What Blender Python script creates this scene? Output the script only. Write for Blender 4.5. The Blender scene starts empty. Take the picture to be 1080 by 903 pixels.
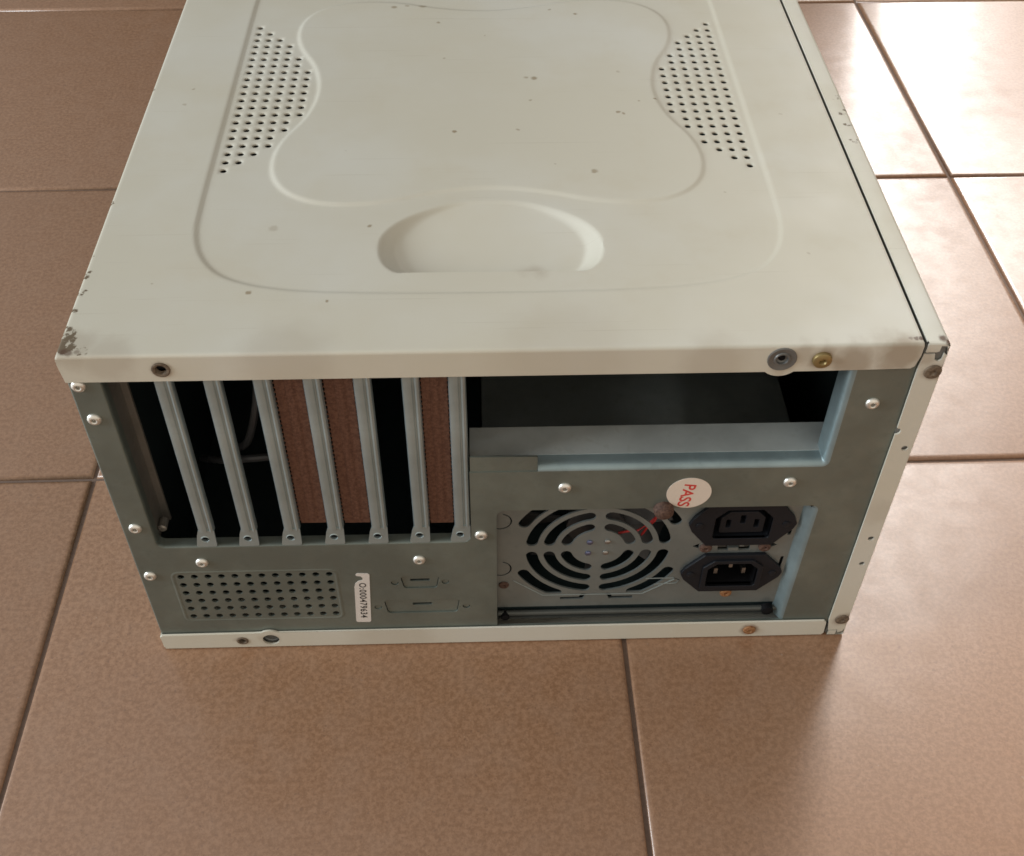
import bpy, bmesh, math, random
import numpy as np
from mathutils import Matrix, Vector

random.seed(7)
MM = 0.001
PI = math.pi
sc = bpy.context.scene
col = sc.collection

# ------------------------------------------------------------------ node helpers
def new_mat(name):
    m = bpy.data.materials.new(name)
    m.use_nodes = True
    nt = m.node_tree
    b = nt.nodes['Principled BSDF']
    return m, nt, b

def nd(nt, t, **kw):
    n = nt.nodes.new(t)
    for k, v in kw.items():
        if k in n.inputs.keys():
            n.inputs[k].default_value = v
        else:
            setattr(n, k, v)
    return n

def noise(nt, vec, scale, detail=3.0, rough=0.55):
    n = nd(nt, 'ShaderNodeTexNoise', Scale=scale, Detail=detail, Roughness=rough)
    nt.links.new(vec, n.inputs['Vector'])
    return n.outputs['Fac']

def maprange(nt, v, a, b, c=0.0, d=1.0, smooth=True):
    n = nd(nt, 'ShaderNodeMapRange')
    n.interpolation_type = 'SMOOTHSTEP' if smooth else 'LINEAR'
    nt.links.new(v, n.inputs['Value'])
    for i, x in zip((1, 2, 3, 4), (a, b, c, d)):
        n.inputs[i].default_value = x
    return n.outputs['Result']

def math_(nt, op, a, b=None):
    n = nd(nt, 'ShaderNodeMath', operation=op)
    for i, x in enumerate((a, b)):
        if x is None: continue
        if isinstance(x, (int, float)): n.inputs[i].default_value = x
        else: nt.links.new(x, n.inputs[i])
    return n.outputs[0]

def mixc(nt, fac, a, b):
    n = nd(nt, 'ShaderNodeMix', data_type='RGBA')
    if isinstance(fac, (int, float)): n.inputs[0].default_value = fac
    else: nt.links.new(fac, n.inputs[0])
    for i, x in ((6, a), (7, b)):
        if isinstance(x, (tuple, list)): n.inputs[i].default_value = (*x[:3], 1)
        else: nt.links.new(x, n.inputs[i])
    return n.outputs[2]

def bump(nt, b, h, strength, dist):
    n = nd(nt, 'ShaderNodeBump', Strength=strength, Distance=dist)
    nt.links.new(h, n.inputs['Height'])
    nt.links.new(n.outputs['Normal'], b.inputs['Normal'])

def coords(nt):
    return nd(nt, 'ShaderNodeTexCoord').outputs['Object']

def spots(nt, pos, lst):
    """max of soft discs at (x, y, z, radius, strength), all in millimetres"""
    out = None
    for (x, y, z, r, s) in lst:
        d = nd(nt, 'ShaderNodeVectorMath', operation='DISTANCE')
        nt.links.new(pos, d.inputs[0])
        d.inputs[1].default_value = (x*MM, y*MM, z*MM)
        v = maprange(nt, d.outputs['Value'], r*MM*0.35, r*MM, s, 0.0)
        out = v if out is None else math_(nt, 'MAXIMUM', out, v)
    return out

def warped(nt, co, scale, amp):
    n = nd(nt, 'ShaderNodeTexNoise', Scale=scale, Detail=3.0)
    nt.links.new(co, n.inputs['Vector'])
    s = nd(nt, 'ShaderNodeVectorMath', operation='SUBTRACT'); s.inputs[1].default_value = (.5, .5, .5)
    nt.links.new(n.outputs['Color'], s.inputs[0])
    m = nd(nt, 'ShaderNodeVectorMath', operation='SCALE'); m.inputs['Scale'].default_value = amp
    nt.links.new(s.outputs[0], m.inputs[0])
    a = nd(nt, 'ShaderNodeVectorMath', operation='ADD')
    nt.links.new(co, a.inputs[0]); nt.links.new(m.outputs[0], a.inputs[1])
    return a.outputs[0]

H = 204.3
# ------------------------------------------------------------------ materials
def paint_material():
    m, nt, b = new_mat('aged_beige_paint')
    co = coords(nt)
    big = noise(nt, co, 9.0, 4.0, 0.6)
    c = mixc(nt, maprange(nt, big, .35, .7), (.540, .512, .425), (.570, .556, .492))
    blotch = noise(nt, co, 32.0, 5.0, 0.65)
    c = mixc(nt, maprange(nt, blotch, .52, .78, 0, .22), c, (.50, .44, .33))
    # fine dust speckle
    sp = noise(nt, co, 900.0, 2.0, .5)
    c = mixc(nt, maprange(nt, sp, .68, .82, 0, .16), c, (.38, .33, .25))
    for (ang, th_, st_, sc_) in ((.35, .71, .30, 1.0), (-.5, .73, .25, 1.6), (1.45, .715, .25, 1.2)):
        mp = nd(nt, 'ShaderNodeMapping'); mp.inputs['Rotation'].default_value = (0, 0, ang); mp.inputs['Scale'].default_value = (9*sc_, 620*sc_, 9)
        nt.links.new(co, mp.inputs['Vector'])
        c = mixc(nt, maprange(nt, noise(nt, mp.outputs[0], 1.0, 2.0, .5), th_, th_+.03, 0, st_), c, (.40, .36, .28))
    # darker finger dirt on the folded edges and near the corners
    wp = warped(nt, co, 130.0, .009)
    grime = spots(nt, wp, [(318, 0, 195, 12, .55), (336, 0, 198, 13, .62), (304, 0, 197, 8, .6), (296, 0, 200, 7, .3), (345, 0, 197, 8, .4),
                           (6, 6, H, 14, .30), (20, 1, H-3, 15, .25), (90, 0, H-4, 26, .18), (200, 0, H-3, 40, .14), (260, 0, H-9, 18, .2),
                           (352, 0, 189, 7, .45), (352, 0, 14, 7, .45), (330, 3, H, 9, .2), (351, 0, 100, 12, .15), (120, 0, 7, 30, .18),
                           (56, 0, 7, 7, .3), (41, 0, 7, 5, .3), (288, 0, 192, 6, .3), (190, 54, H-8, 12, .3)])
    c = mixc(nt, grime, c, (.235, .165, .10))
    wq = warped(nt, co, 420.0, .0022)
    brown = spots(nt, wq, [(120.5, 295.4, H, 2.29, .7), (136.8, 296.8, H, 3.17, .7), (128, 297, H, 1.76, .5), (146.2, 276.1, H, 1.50, .7), (103.8, 145.2, H-.5, 1.32, .45),
                           (75.8, 84, H-1, 2.99, .32), (118.4, 84.8, H-1, 1.41, .8), (71, 38.2, H, 1.76, .8), (104.1, 32, H, 1.23, .8),
                           (155.8, 161.7, H, 1.67, .9), (197.2, 213.1, H, 2.29, .8), (193, 214, H, 1.58, .6), (238.3, 178.6, H, 1.67, .9), (241, 177, H, 1.41, .8), (258.6, 191.1, H, 1.32, .9),
                           (222, 125.6, H, 2.29, .7), (187, 162.8, H, 1.41, .6), (209.5, 290.5, H, 1.41, .8), (223.8, 284.9, H, 1.58, .8),
                           (194.5, 191, H, 1.14, .6), (250, 189, H, 1.06, .6), (242, 219, H, 1.23, .4), (231, 55, H-8, 1.06, .7), (150, 235, H, 0.97, .5), (172, 260, H, 0.88, .5),
                           (204, 132, H, 0.88, .5), (281, 108, H-1, 1.06, .4), (320, 175, H, 0.97, .4), (21, 205, H, 1.06, .6), (19, 190, H, 1.41, .4), (310, 60, H, 0.88, .4), (30, 45, H, 0.97, .5)])
    c = mixc(nt, math_(nt, 'MULTIPLY', brown, .82), c, (.20, .135, .06))
    rust = spots(nt, wq, [(304.1, 0, 6.8, 6.0, .95), (304.1, 0, 196.8, 5.6, .6), (40.1, 0, 196.8, 5.4, .6), (41.6, 0, 6.5, 4.2, .5), (351.7, 0, 189, 5.2, .5), (351.7, 0, 14.4, 5.2, .5)])
    c = mixc(nt, rust, c, (.16, .072, .03))
    # chipped paint: bare dark metal at the worn corner, along the left edge and on the right hand strip
    chip_n = noise(nt, co, 300.0, 4.0, .62)
    zone = spots(nt, co, [(2.5, 7, H, 8, 0.40), (1, 14, H, 8, 0.37), (10, 3.0, H, 6, 0.32), (.5, 28, H, 5, 0.35), (0, 40, H, 6, 0.36), (0, 52, H, 6, 0.32), (0, 66, H, 4, 0.30), (0, 104, H, 3, 0.35), (0, 205, H, 3, 0.34),
                          (352.4, 190, H, 6, 0.27), (352.2, 176, H, 7, 0.26), (352, 163, H, 6, 0.26), (352, 150, H, 5, 0.30), (345, 230, H, 4, 0.24)])
    chip = maprange(nt, math_(nt, 'ADD', chip_n, zone), .80, .90)
    c = mixc(nt, chip, c, (.145, .11, .072))
    sharp = spots(nt, wq, [(352.2, 3.2, H, 2.6, .95), (353.9, 1.2, H, 2.0, .95), (341.5, 3.4, H, 1.6, .8), (343.5, 3.4, H, 1.5, .9), (339.5, 3.6, H, 1.2, .5), (355, 0, 201, 1.6, .9), (3, 3, H, 2.4, .8), (5, 2.4, H, 2.4, .7), (8.5, 3.0, H, 1.8, .5)])
    c = mixc(nt, sharp, c, (.10, .055, .035))
    nt.links.new(c, b.inputs['Base Color'])
    nt.links.new(maprange(nt, blotch, .3, .75, .52, .68), b.inputs['Roughness'])
    b.inputs['Specular IOR Level'].default_value = .30
    h = math_(nt, 'ADD', math_(nt, 'MULTIPLY', noise(nt, co, 1500.0, 2.0), .5), math_(nt, 'MULTIPLY', noise(nt, co, 14.0, 2.0), 6.0))
    bump(nt, b, h, .22, .0002)
    return m

def steel_material(name, base, rough=.42, metallic=.85, dull=.0):
    m, nt, b = new_mat(name)
    co = coords(nt)
    n1 = noise(nt, co, 22.0, 4.0, .6)
    c = mixc(nt, maprange(nt, n1, .35, .7), tuple(x*.86 for x in base), tuple(min(1, x*1.12) for x in base))
    n2 = noise(nt, co, 160.0, 4.0, .6)
    c = mixc(nt, maprange(nt, n2, .55, .8, 0, .35), c, tuple(x*y for x, y in zip(base, (.62, .56, .48))))
    nt.links.new(c, b.inputs['Base Color'])
    b.inputs['Metallic'].default_value = metallic
    nt.links.new(maprange(nt, n2, .3, .75, rough-.07, rough+.1), b.inputs['Roughness'])
    # faint brushed grain
    mp = nd(nt, 'ShaderNodeMapping'); mp.inputs['Scale'].default_value = (60, 60, 1600)
    nt.links.new(co, mp.inputs['Vector'])
    bump(nt, b, noise(nt, mp.outputs[0], 1.0, 2.0), .05, .0002)
    return m

def rust_material(name, a, c2, rough=.75):
    m, nt, b = new_mat(name)
    co = coords(nt)
    n = noise(nt, co, 700.0, 4.0, .65)
    nt.links.new(mixc(nt, maprange(nt, n, .35, .68), a, c2), b.inputs['Base Color'])
    b.inputs['Roughness'].default_value = rough
    b.inputs['Metallic'].default_value = .25
    bump(nt, b, n, .5, .0004)
    return m

def plain_material(name, base, rough, metallic=0.0, spec=.5, n_scale=300.0, var=.15, bmp=.1):
    m, nt, b = new_mat(name)
    co = coords(nt)
    n = noise(nt, co, n_scale, 3.0)
    nt.links.new(mixc(nt, n, tuple(x*(1-var) for x in base), tuple(min(1, x*(1+var)) for x in base)), b.inputs['Base Color'])
    b.inputs['Roughness'].default_value = rough
    b.inputs['Metallic'].default_value = metallic
    b.inputs['Specular IOR Level'].default_value = spec
    bump(nt, b, n, bmp, .0002)
    return m

def tile_material():
    m, nt, b = new_mat('terracotta_floor_tile')
    co = coords(nt)
    grain = noise(nt, co, 380.0, 4.0, .7)
    mid = noise(nt, co, 55.0, 4.0, .6)
    big = noise(nt, co, 3.0, 3.0, .5)
    at = nd(nt, 'ShaderNodeAttribute'); at.attribute_name = 'tile_tone'
    c = mixc(nt, maprange(nt, grain, .36, .66), (.230, .114, .055), (.336, .182, .100))
    c = mixc(nt, maprange(nt, mid, .4, .72, 0, .20), c, (.325, .20, .127))
    c = mixc(nt, maprange(nt, noise(nt, co, 420.0, 2.0, .5), .62, .72, 0, .5), c, (.15, .072, .04))
    c = mixc(nt, maprange(nt, noise(nt, co, 210.0, 2.0, .5), .74, .80, 0, .35), c, (.50, .40, .31))
    c = mixc(nt, maprange(nt, big, .35, .7, 0, .25), c, (.26, .152, .096))
    c = mixc(nt, math_(nt, 'MULTIPLY', at.outputs['Fac'], .22), c, (.21, .118, .072))
    nt.links.new(c, b.inputs['Base Color'])
    nt.links.new(maprange(nt, mid, .3, .75, .38, .50), b.inputs['Roughness'])
    b.inputs['Specular IOR Level'].default_value = .75
    b.inputs['Coat Weight'].default_value = .4
    b.inputs['Coat Roughness'].default_value = .15
    h = math_(nt, 'ADD', math_(nt, 'MULTIPLY', noise(nt, co, 330.0, 3.0, .6), 1.0), math_(nt, 'MULTIPLY', noise(nt, co, 40.0, 2.0), .8))
    bump(nt, b, h, .13, .0005)
    return m

M = {}
M['paint'] = paint_material()
M['steel'] = steel_material('galvanised_steel', (.185, .212, .188), .42, .58)
M['skylit_steel'] = steel_material('skylit_bar_steel', (.37, .445, .455), .38, .68)  # slot bars: same steel, sky reflection put into a paler, bluer base
M['lip'] = steel_material('skylit_bent_steel', (.26, .34, .36), .42, .62)  # flanges: panel steel with the skylight from the left painted in blue
M['ledge'] = steel_material('lit_ledge_steel', (.42, .46, .455), .5, .35)  # chassis steel lightened to paint in the light on the ledge top
M['psu_steel'] = steel_material('dull_zinc_steel', (.235, .27, .268), .38, .6)
M['inner'] = steel_material('floor_tinted_inner_steel', (.27, .25, .22), .5, .6)  # brown tint paints in the floor's reflection on the inner wall
M['channel'] = steel_material('dark_channel_steel', (.085, .092, .085), .55, .4)  # darker steel colour for the bottom channel
M['dark'] = plain_material('shade_black_inner_metal', (.026, .040, .043), .7, spec=.15)  # near-black colour stands for shade inside the case; the metal is grey
M['bracket'] = plain_material('grey_primer_steel', (.16, .165, .16), .5, .2)
M['black'] = plain_material('black_moulded_plastic', (.009, .0105, .014), .45, spec=.22)
M['blackhole'] = plain_material('black_plastic_and_hole_shade', (.004, .004, .005), .7, spec=.15)  # black socket plastic, also set behind holes as their inside shade
M['rust'] = rust_material('rusty_screw_steel', (.065, .034, .025), (.135, .08, .058))
M['orange_rust'] = rust_material('orange_rust', (.22, .085, .03), (.36, .20, .09))
M['cover_brown'] = rust_material('brown_cover_steel', (.095, .040, .024), (.155, .074, .046), .7)  # plain brown colour for the slot covers
M['grey_screw'] = rust_material('dirty_brown_screw', (.10, .073, .05), (.20, .155, .11), .6)
M['brass'] = plain_material('tarnished_brass', (.30, .23, .105), .42, .8)
M['alu'] = plain_material('bright_aluminium', (.74, .73, .68), .34, .85)
M['lead'] = plain_material('dark_lead_grommet', (.15, .155, .15), .45, .5)
M['bluesteel'] = plain_material('blued_rivet', (.16, .18, .30), .25, .9)
M['paper'] = plain_material('off_white_sticker', (.66, .58, .50), .6, n_scale=900.0, var=.06)
M['label'] = plain_material('white_paper_label', (.62, .58, .54), .6, n_scale=900.0, var=.08)
M['ink'] = plain_material('black_ink', (.03, .03, .03), .6)
M['red_ink'] = plain_material('red_ink', (.55, .045, .035), .6)
M['wire'] = plain_material('red_wire_sleeve', (.36, .02, .018), .45)
M['fan'] = plain_material('black_fan_plastic', (.05, .052, .055), .35)
M['cream_pin'] = plain_material('nickel_pin', (.36, .36, .35), .35, 1.0)
M['tile'] = tile_material()
M['grout'] = plain_material('dark_grout', (.15, .10, .075), .85, n_scale=400.0, var=.3, bmp=.5)
M['fascia'] = plain_material('beige_fascia_plastic', (.58, .55, .46), .5)

# ------------------------------------------------------------------ mesh helpers
def tag(o, label=None, category=None, group=None, kind=None):
    for k, v in (('label', label), ('category', category), ('group', group), ('kind', kind)):
        if v: o[k] = v
    return o

class MB:
    """collects shapes (millimetres) into ONE mesh object"""
    def __init__(self):
        self.bm = bmesh.new(); self.mats = []
    def _mi(self, mat):
        if mat not in self.mats: self.mats.append(mat)
        return self.mats.index(mat)
    def add(self, verts, faces, mat):
        mi = self._mi(mat)
        vs = [self.bm.verts.new(Vector(v)*MM) for v in verts]
        for f in faces:
            try:
                fa = self.bm.faces.new([vs[i] for i in f]); fa.material_index = mi; fa.smooth = True
            except ValueError:
                pass
        return self
    def box(self, x0, x1, y0, y1, z0, z1, mat):
        v = [(x, y, z) for x in (x0, x1) for y in (y0, y1) for z in (z0, z1)]
        f = [(0, 1, 3, 2), (4, 6, 7, 5), (0, 4, 5, 1), (2, 3, 7, 6), (0, 2, 6, 4), (1, 5, 7, 3)]
        return self.add(v, f, mat)
    def plate(self, loops, y, thick, mat, edge=.0, frame=None):
        """sheet in the XZ plane with holes: first loop outer, the rest holes; front face at y, thickness away from the viewer"""
        cu = bpy.data.curves.new('outline', 'CURVE'); cu.dimensions = '2D'; cu.fill_mode = 'BOTH'
        cu.extrude = max(thick/2-edge, 1e-4)
        if edge > 0:
            cu.bevel_depth = edge; cu.bevel_resolution = 1; cu.offset = -edge
        for lp in loops:
            s = cu.splines.new('POLY'); s.points.add(len(lp)-1)
            for p, q in zip(s.points, lp): p.co = (q[0], q[1], 0, 1)
            s.use_cyclic_u = True
        ob = bpy.data.objects.new('outline', cu)
        me = bpy.data.meshes.new_from_object(ob)
        fr = frame or (lambda a, b_, c: (a, y+thick/2-c, b_))
        self.add([fr(*v.co) for v in me.vertices], [tuple(p.vertices) for p in me.polygons], mat)
        bpy.data.objects.remove(ob); bpy.data.curves.remove(cu); bpy.data.meshes.remove(me)
        return self
    def lathe(self, c, prof, mat, n=24, axis=(0, -1, 0), cap=True):
        """profile [(radius, height)] around an axis pointing out of the sheet"""
        ax = Vector(axis).normalized(); u = ax.orthogonal().normalized(); w = ax.cross(u)
        vs, fs = [], []
        for (r, h) in prof:
            for k in range(n):
                a = 2*PI*k/n
                vs.append(Vector(c)+ax*h+(u*math.cos(a)+w*math.sin(a))*r)
        for i in range(len(prof)-1):
            for k in range(n):
                fs.append((i*n+k, i*n+(k+1) % n, (i+1)*n+(k+1) % n, (i+1)*n+k))
        if prof[0][0] > 0 and cap: fs.append(tuple(range(n-1, -1, -1)))
        if cap: fs.append(tuple((len(prof)-1)*n+k for k in range(n)))
        return self.add(vs, fs, mat)
    def sweep(self, path, prof, mat, closed=False):
        """profile [(outward, depth)] carried along a path in XZ; outward = left of the path direction"""
        n = len(path); vs, fs = [], []
        for i, p in enumerate(path):
            a = path[(i-1) % n] if (closed or i > 0) else p
            b_ = path[(i+1) % n] if (closed or i < n-1) else p
            d = Vector((b_[0]-a[0], b_[1]-a[1])).normalized(); nn = Vector((-d.y, d.x))
            for (o, y) in prof: vs.append((p[0]+nn.x*o, y, p[1]+nn.y*o))
        m = len(prof)
        for i in range(n if closed else n-1):
            j = (i+1) % n
            for k in range(m-1): fs.append((i*m+k, j*m+k, j*m+k+1, i*m+k+1))
        return self.add(vs, fs, mat)
    def tube(self, pts, r, mat, n=8):
        P = [Vector(p) for p in pts]; vs, fs = [], []
        for i, p in enumerate(P):
            d = (P[min(i+1, len(P)-1)]-P[max(i-1, 0)]).normalized(); u = d.orthogonal().normalized(); w = d.cross(u)
            for k in range(n):
                a = 2*PI*k/n; vs.append(p+(u*math.cos(a)+w*math.sin(a))*r)
        for i in range(len(P)-1):
            for k in range(n): fs.append((i*n+k, i*n+(k+1) % n, (i+1)*n+(k+1) % n, (i+1)*n+k))
        fs.append(tuple(range(n))); fs.append(tuple((len(P)-1)*n+k for k in range(n)))
        return self.add(vs, fs, mat)
    def build(self, name, parent=None, angle=35):
        if self.bm.verts:
            bmesh.ops.recalc_face_normals(self.bm, faces=self.bm.faces[:])
        me = bpy.data.meshes.new(name); self.bm.to_mesh(me); self.bm.free()
        for m in self.mats: me.materials.append(M[m])
        me.set_sharp_from_angle(angle=math.radians(angle))
        o = bpy.data.objects.new(name, me); col.objects.link(o)
        if parent: o.parent = parent
        return o

def circ(x, z, r, n=16, a0=0.0):
    return [(x+r*math.cos(a0+2*PI*k/n), z+r*math.sin(a0+2*PI*k/n)) for k in range(n)]

def rounded(pts, radii, n=5):
    """polygon with rounded corners"""
    out = []; N = len(pts)
    for i, p in enumerate(pts):
        r = radii[i] if isinstance(radii, (list, tuple)) else radii
        P = Vector(p)
        if r <= 0: out.append(tuple(P)); continue
        a = (Vector(pts[i-1])-P).normalized(); b_ = (Vector(pts[(i+1) % N])-P).normalized()
        ang = a.angle(b_); t = r/math.tan(ang/2)
        s, e = P+a*t, P+b_*t
        cdir = (a+b_).normalized(); c = P+cdir*(r/math.sin(ang/2))
        va, vb = s-c, e-c
        a0 = math.atan2(va.y, va.x); a1 = math.atan2(vb.y, vb.x)
        da = (a1-a0+PI) % (2*PI)-PI
        for k in range(n+1):
            t_ = a0+da*k/n
            out.append((c.x+r*math.cos(t_), c.y+r*math.sin(t_)))
    return out

def rect(x0, x1, z0, z1, r=0.0, n=5):
    return rounded([(x0, z0), (x1, z0), (x1, z1), (x0, z1)], r, n)

def arc_slot(cx, cz, rin, rout, a0, a1, n=12):
    """arc-shaped slot with round ends; angles in degrees include the ends"""
    rm, w = (rin+rout)/2, (rout-rin)/2
    da = math.degrees(w/rm); s, e = math.radians(a0+da), math.radians(a1-da)
    pts = []
    for k in range(n+1):
        t = s+(e-s)*k/n; pts.append((cx+rout*math.cos(t), cz+rout*math.sin(t)))
    for k in range(1, 6):
        t = PI*k/6; d = Vector((math.cos(e), math.sin(e))); tn = Vector((-d.y, d.x))
        pts.append((cx+d.x*(rm+w*math.cos(t))+tn.x*w*math.sin(t), cz+d.y*(rm+w*math.cos(t))+tn.y*w*math.sin(t)))
    for k in range(n+1):
        t = e+(s-e)*k/n; pts.append((cx+rin*math.cos(t), cz+rin*math.sin(t)))
    for k in range(1, 6):
        t = PI*k/6; d = Vector((math.cos(s), math.sin(s))); tn = Vector((-d.y, d.x))
        pts.append((cx+d.x*(rm-w*math.cos(t))-tn.x*w*math.sin(t), cz+d.y*(rm-w*math.cos(t))-tn.y*w*math.sin(t)))
    return pts

def text_obj(name, s, size, mat, c, y, parent, turn=-90.0, spacing=1.0, bold=.0):
    cu = bpy.data.curves.new(name, 'FONT'); cu.body = s; cu.size = size
    cu.align_x = 'CENTER'; cu.align_y = 'CENTER'; cu.space_character = spacing; cu.extrude = .02; cu.offset = bold
    ob = bpy.data.objects.new(name, cu)
    me = bpy.data.meshes.new_from_object(ob)
    t = math.radians(turn); ct, st = math.cos(t), math.sin(t)
    mb = MB()
    mb.add([(c[0]+v.co.x*ct-v.co.y*st, y-v.co.z, c[1]+v.co.x*st+v.co.y*ct) for v in me.vertices], [tuple(p.vertices) for p in me.polygons], mat)
    bpy.data.objects.remove(ob); bpy.data.curves.remove(cu); bpy.data.meshes.remove(me)
    return mb.build(name, parent)

def copy_part(o, parent, dx=0.0, dz=0.0, kids=True):
    c = o.copy(); col.objects.link(c); c.parent = parent
    c.location = o.location+Vector((dx*MM, 0, dz*MM))
    if kids:
        for ch in list(o.children):
            d = ch.copy(); col.objects.link(d); d.parent = c
    return c

# ------------------------------------------------------------------ floor
def build_floor():
    S, g = 301.7, 1.1
    th, ox, oy = .0053, -62.94, 120.76
    prof = [(0.0, -2.6), (.15, -1.5), (.8, -.55), (1.9, -.12), (3.4, 0.0)]          # worn, rounded tile edge: inset, height
    vs, fs, mi, tone = [], [], [], []
    rnd = random.Random(3)
    for i in range(-9, 12):
        for j in range(-8, 12):
            x0, x1, y0, y1 = i*S+g, (i+1)*S-g, j*S+g, (j+1)*S-g
            base = len(vs); tt = rnd.random()
            dz = rnd.uniform(-.12, .12) if abs(i) < 9 else 0
            for (ins, z) in prof:
                for (x, y) in ((x0+ins, y0+ins), (x1-ins, y0+ins), (x1-ins, y1-ins), (x0+ins, y1-ins)):
                    vs.append((x, y, z-.03))
            n = len(prof)
            for k in range(n-1):
                for q in range(4):
                    fs.append((base+k*4+q, base+k*4+(q+1) % 4, base+(k+1)*4+(q+1) % 4, base+(k+1)*4+q)); mi.append(0)
            fs.append(tuple(base+(n-1)*4+q for q in range(4))); mi.append(0)
            tone += [tt]*(4*n)
    b = len(vs)
    L0, L1, K0, K1 = -9*S, 12*S, -8*S, 12*S
    for (x, y) in ((L0, K0), (L1, K0), (L1, K1), (L0, K1)): vs.append((x, y, -2.0))
    fs.append((b, b+1, b+2, b+3)); mi.append(1); tone += [0]*4
    c, s = math.cos(th), math.sin(th)
    V = [((ox+x*c-y*s)*MM, (oy+x*s+y*c)*MM, z*MM) for (x, y, z) in vs]
    me = bpy.data.meshes.new('floor'); me.from_pydata(V, [], fs)
    me.materials.append(M['tile']); me.materials.append(M['grout'])
    me.polygons.foreach_set('material_index', mi)
    me.polygons.foreach_set('use_smooth', [True]*len(fs))
    a = me.attributes.new('tile_tone', 'FLOAT', 'POINT'); a.data.foreach_set('value', tone)
    o = bpy.data.objects.new('floor', me); col.objects.link(o)
    tag(o, 'brown square floor tiles with recessed dark joints under the case', None, None, 'structure')
build_floor()

# ------------------------------------------------------------------ the computer case
case = bpy.data.objects.new('computer_case', None); col.objects.link(case)
case.empty_display_size = .05
tag(case, 'old grimy beige desktop computer case lying on its side with open expansion slots', 'computer case')
D = 408.0                                                            # depth of the case

def chaikin(p, it=3):
    for _ in range(it):
        q = []
        for i in range(len(p)):
            a, b_ = np.array(p[i]), np.array(p[(i+1) % len(p)])
            q += [a*.75+b_*.25, a*.25+b_*.75]
        p = q
    return np.array(p)

def sdf(P, poly):
    """signed distance (negative inside) of points P to a closed polygon"""
    A = poly; B = np.roll(poly, -1, 0)
    out = np.full(len(P), 1e9); inside = np.zeros(len(P), bool)
    for a, b_ in zip(A, B):
        ab = b_-a; ap = P-a
        t = np.clip((ap@ab)/max(ab@ab, 1e-12), 0, 1)
        out = np.minimum(out, np.hypot(*(ap-t[:, None]*ab).T))
        cond = (a[1] > P[:, 1]) != (b_[1] > P[:, 1])
        with np.errstate(divide='ignore', invalid='ignore'):
            xi = a[0]+(P[:, 1]-a[1])*(b_[0]-a[0])/(b_[1]-a[1])
        inside ^= cond & (P[:, 0] < xi)
    return np.where(inside, -out, out)

def smooth(t):
    t = np.clip(t, 0, 1); return t*t*(3-2*t)

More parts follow.
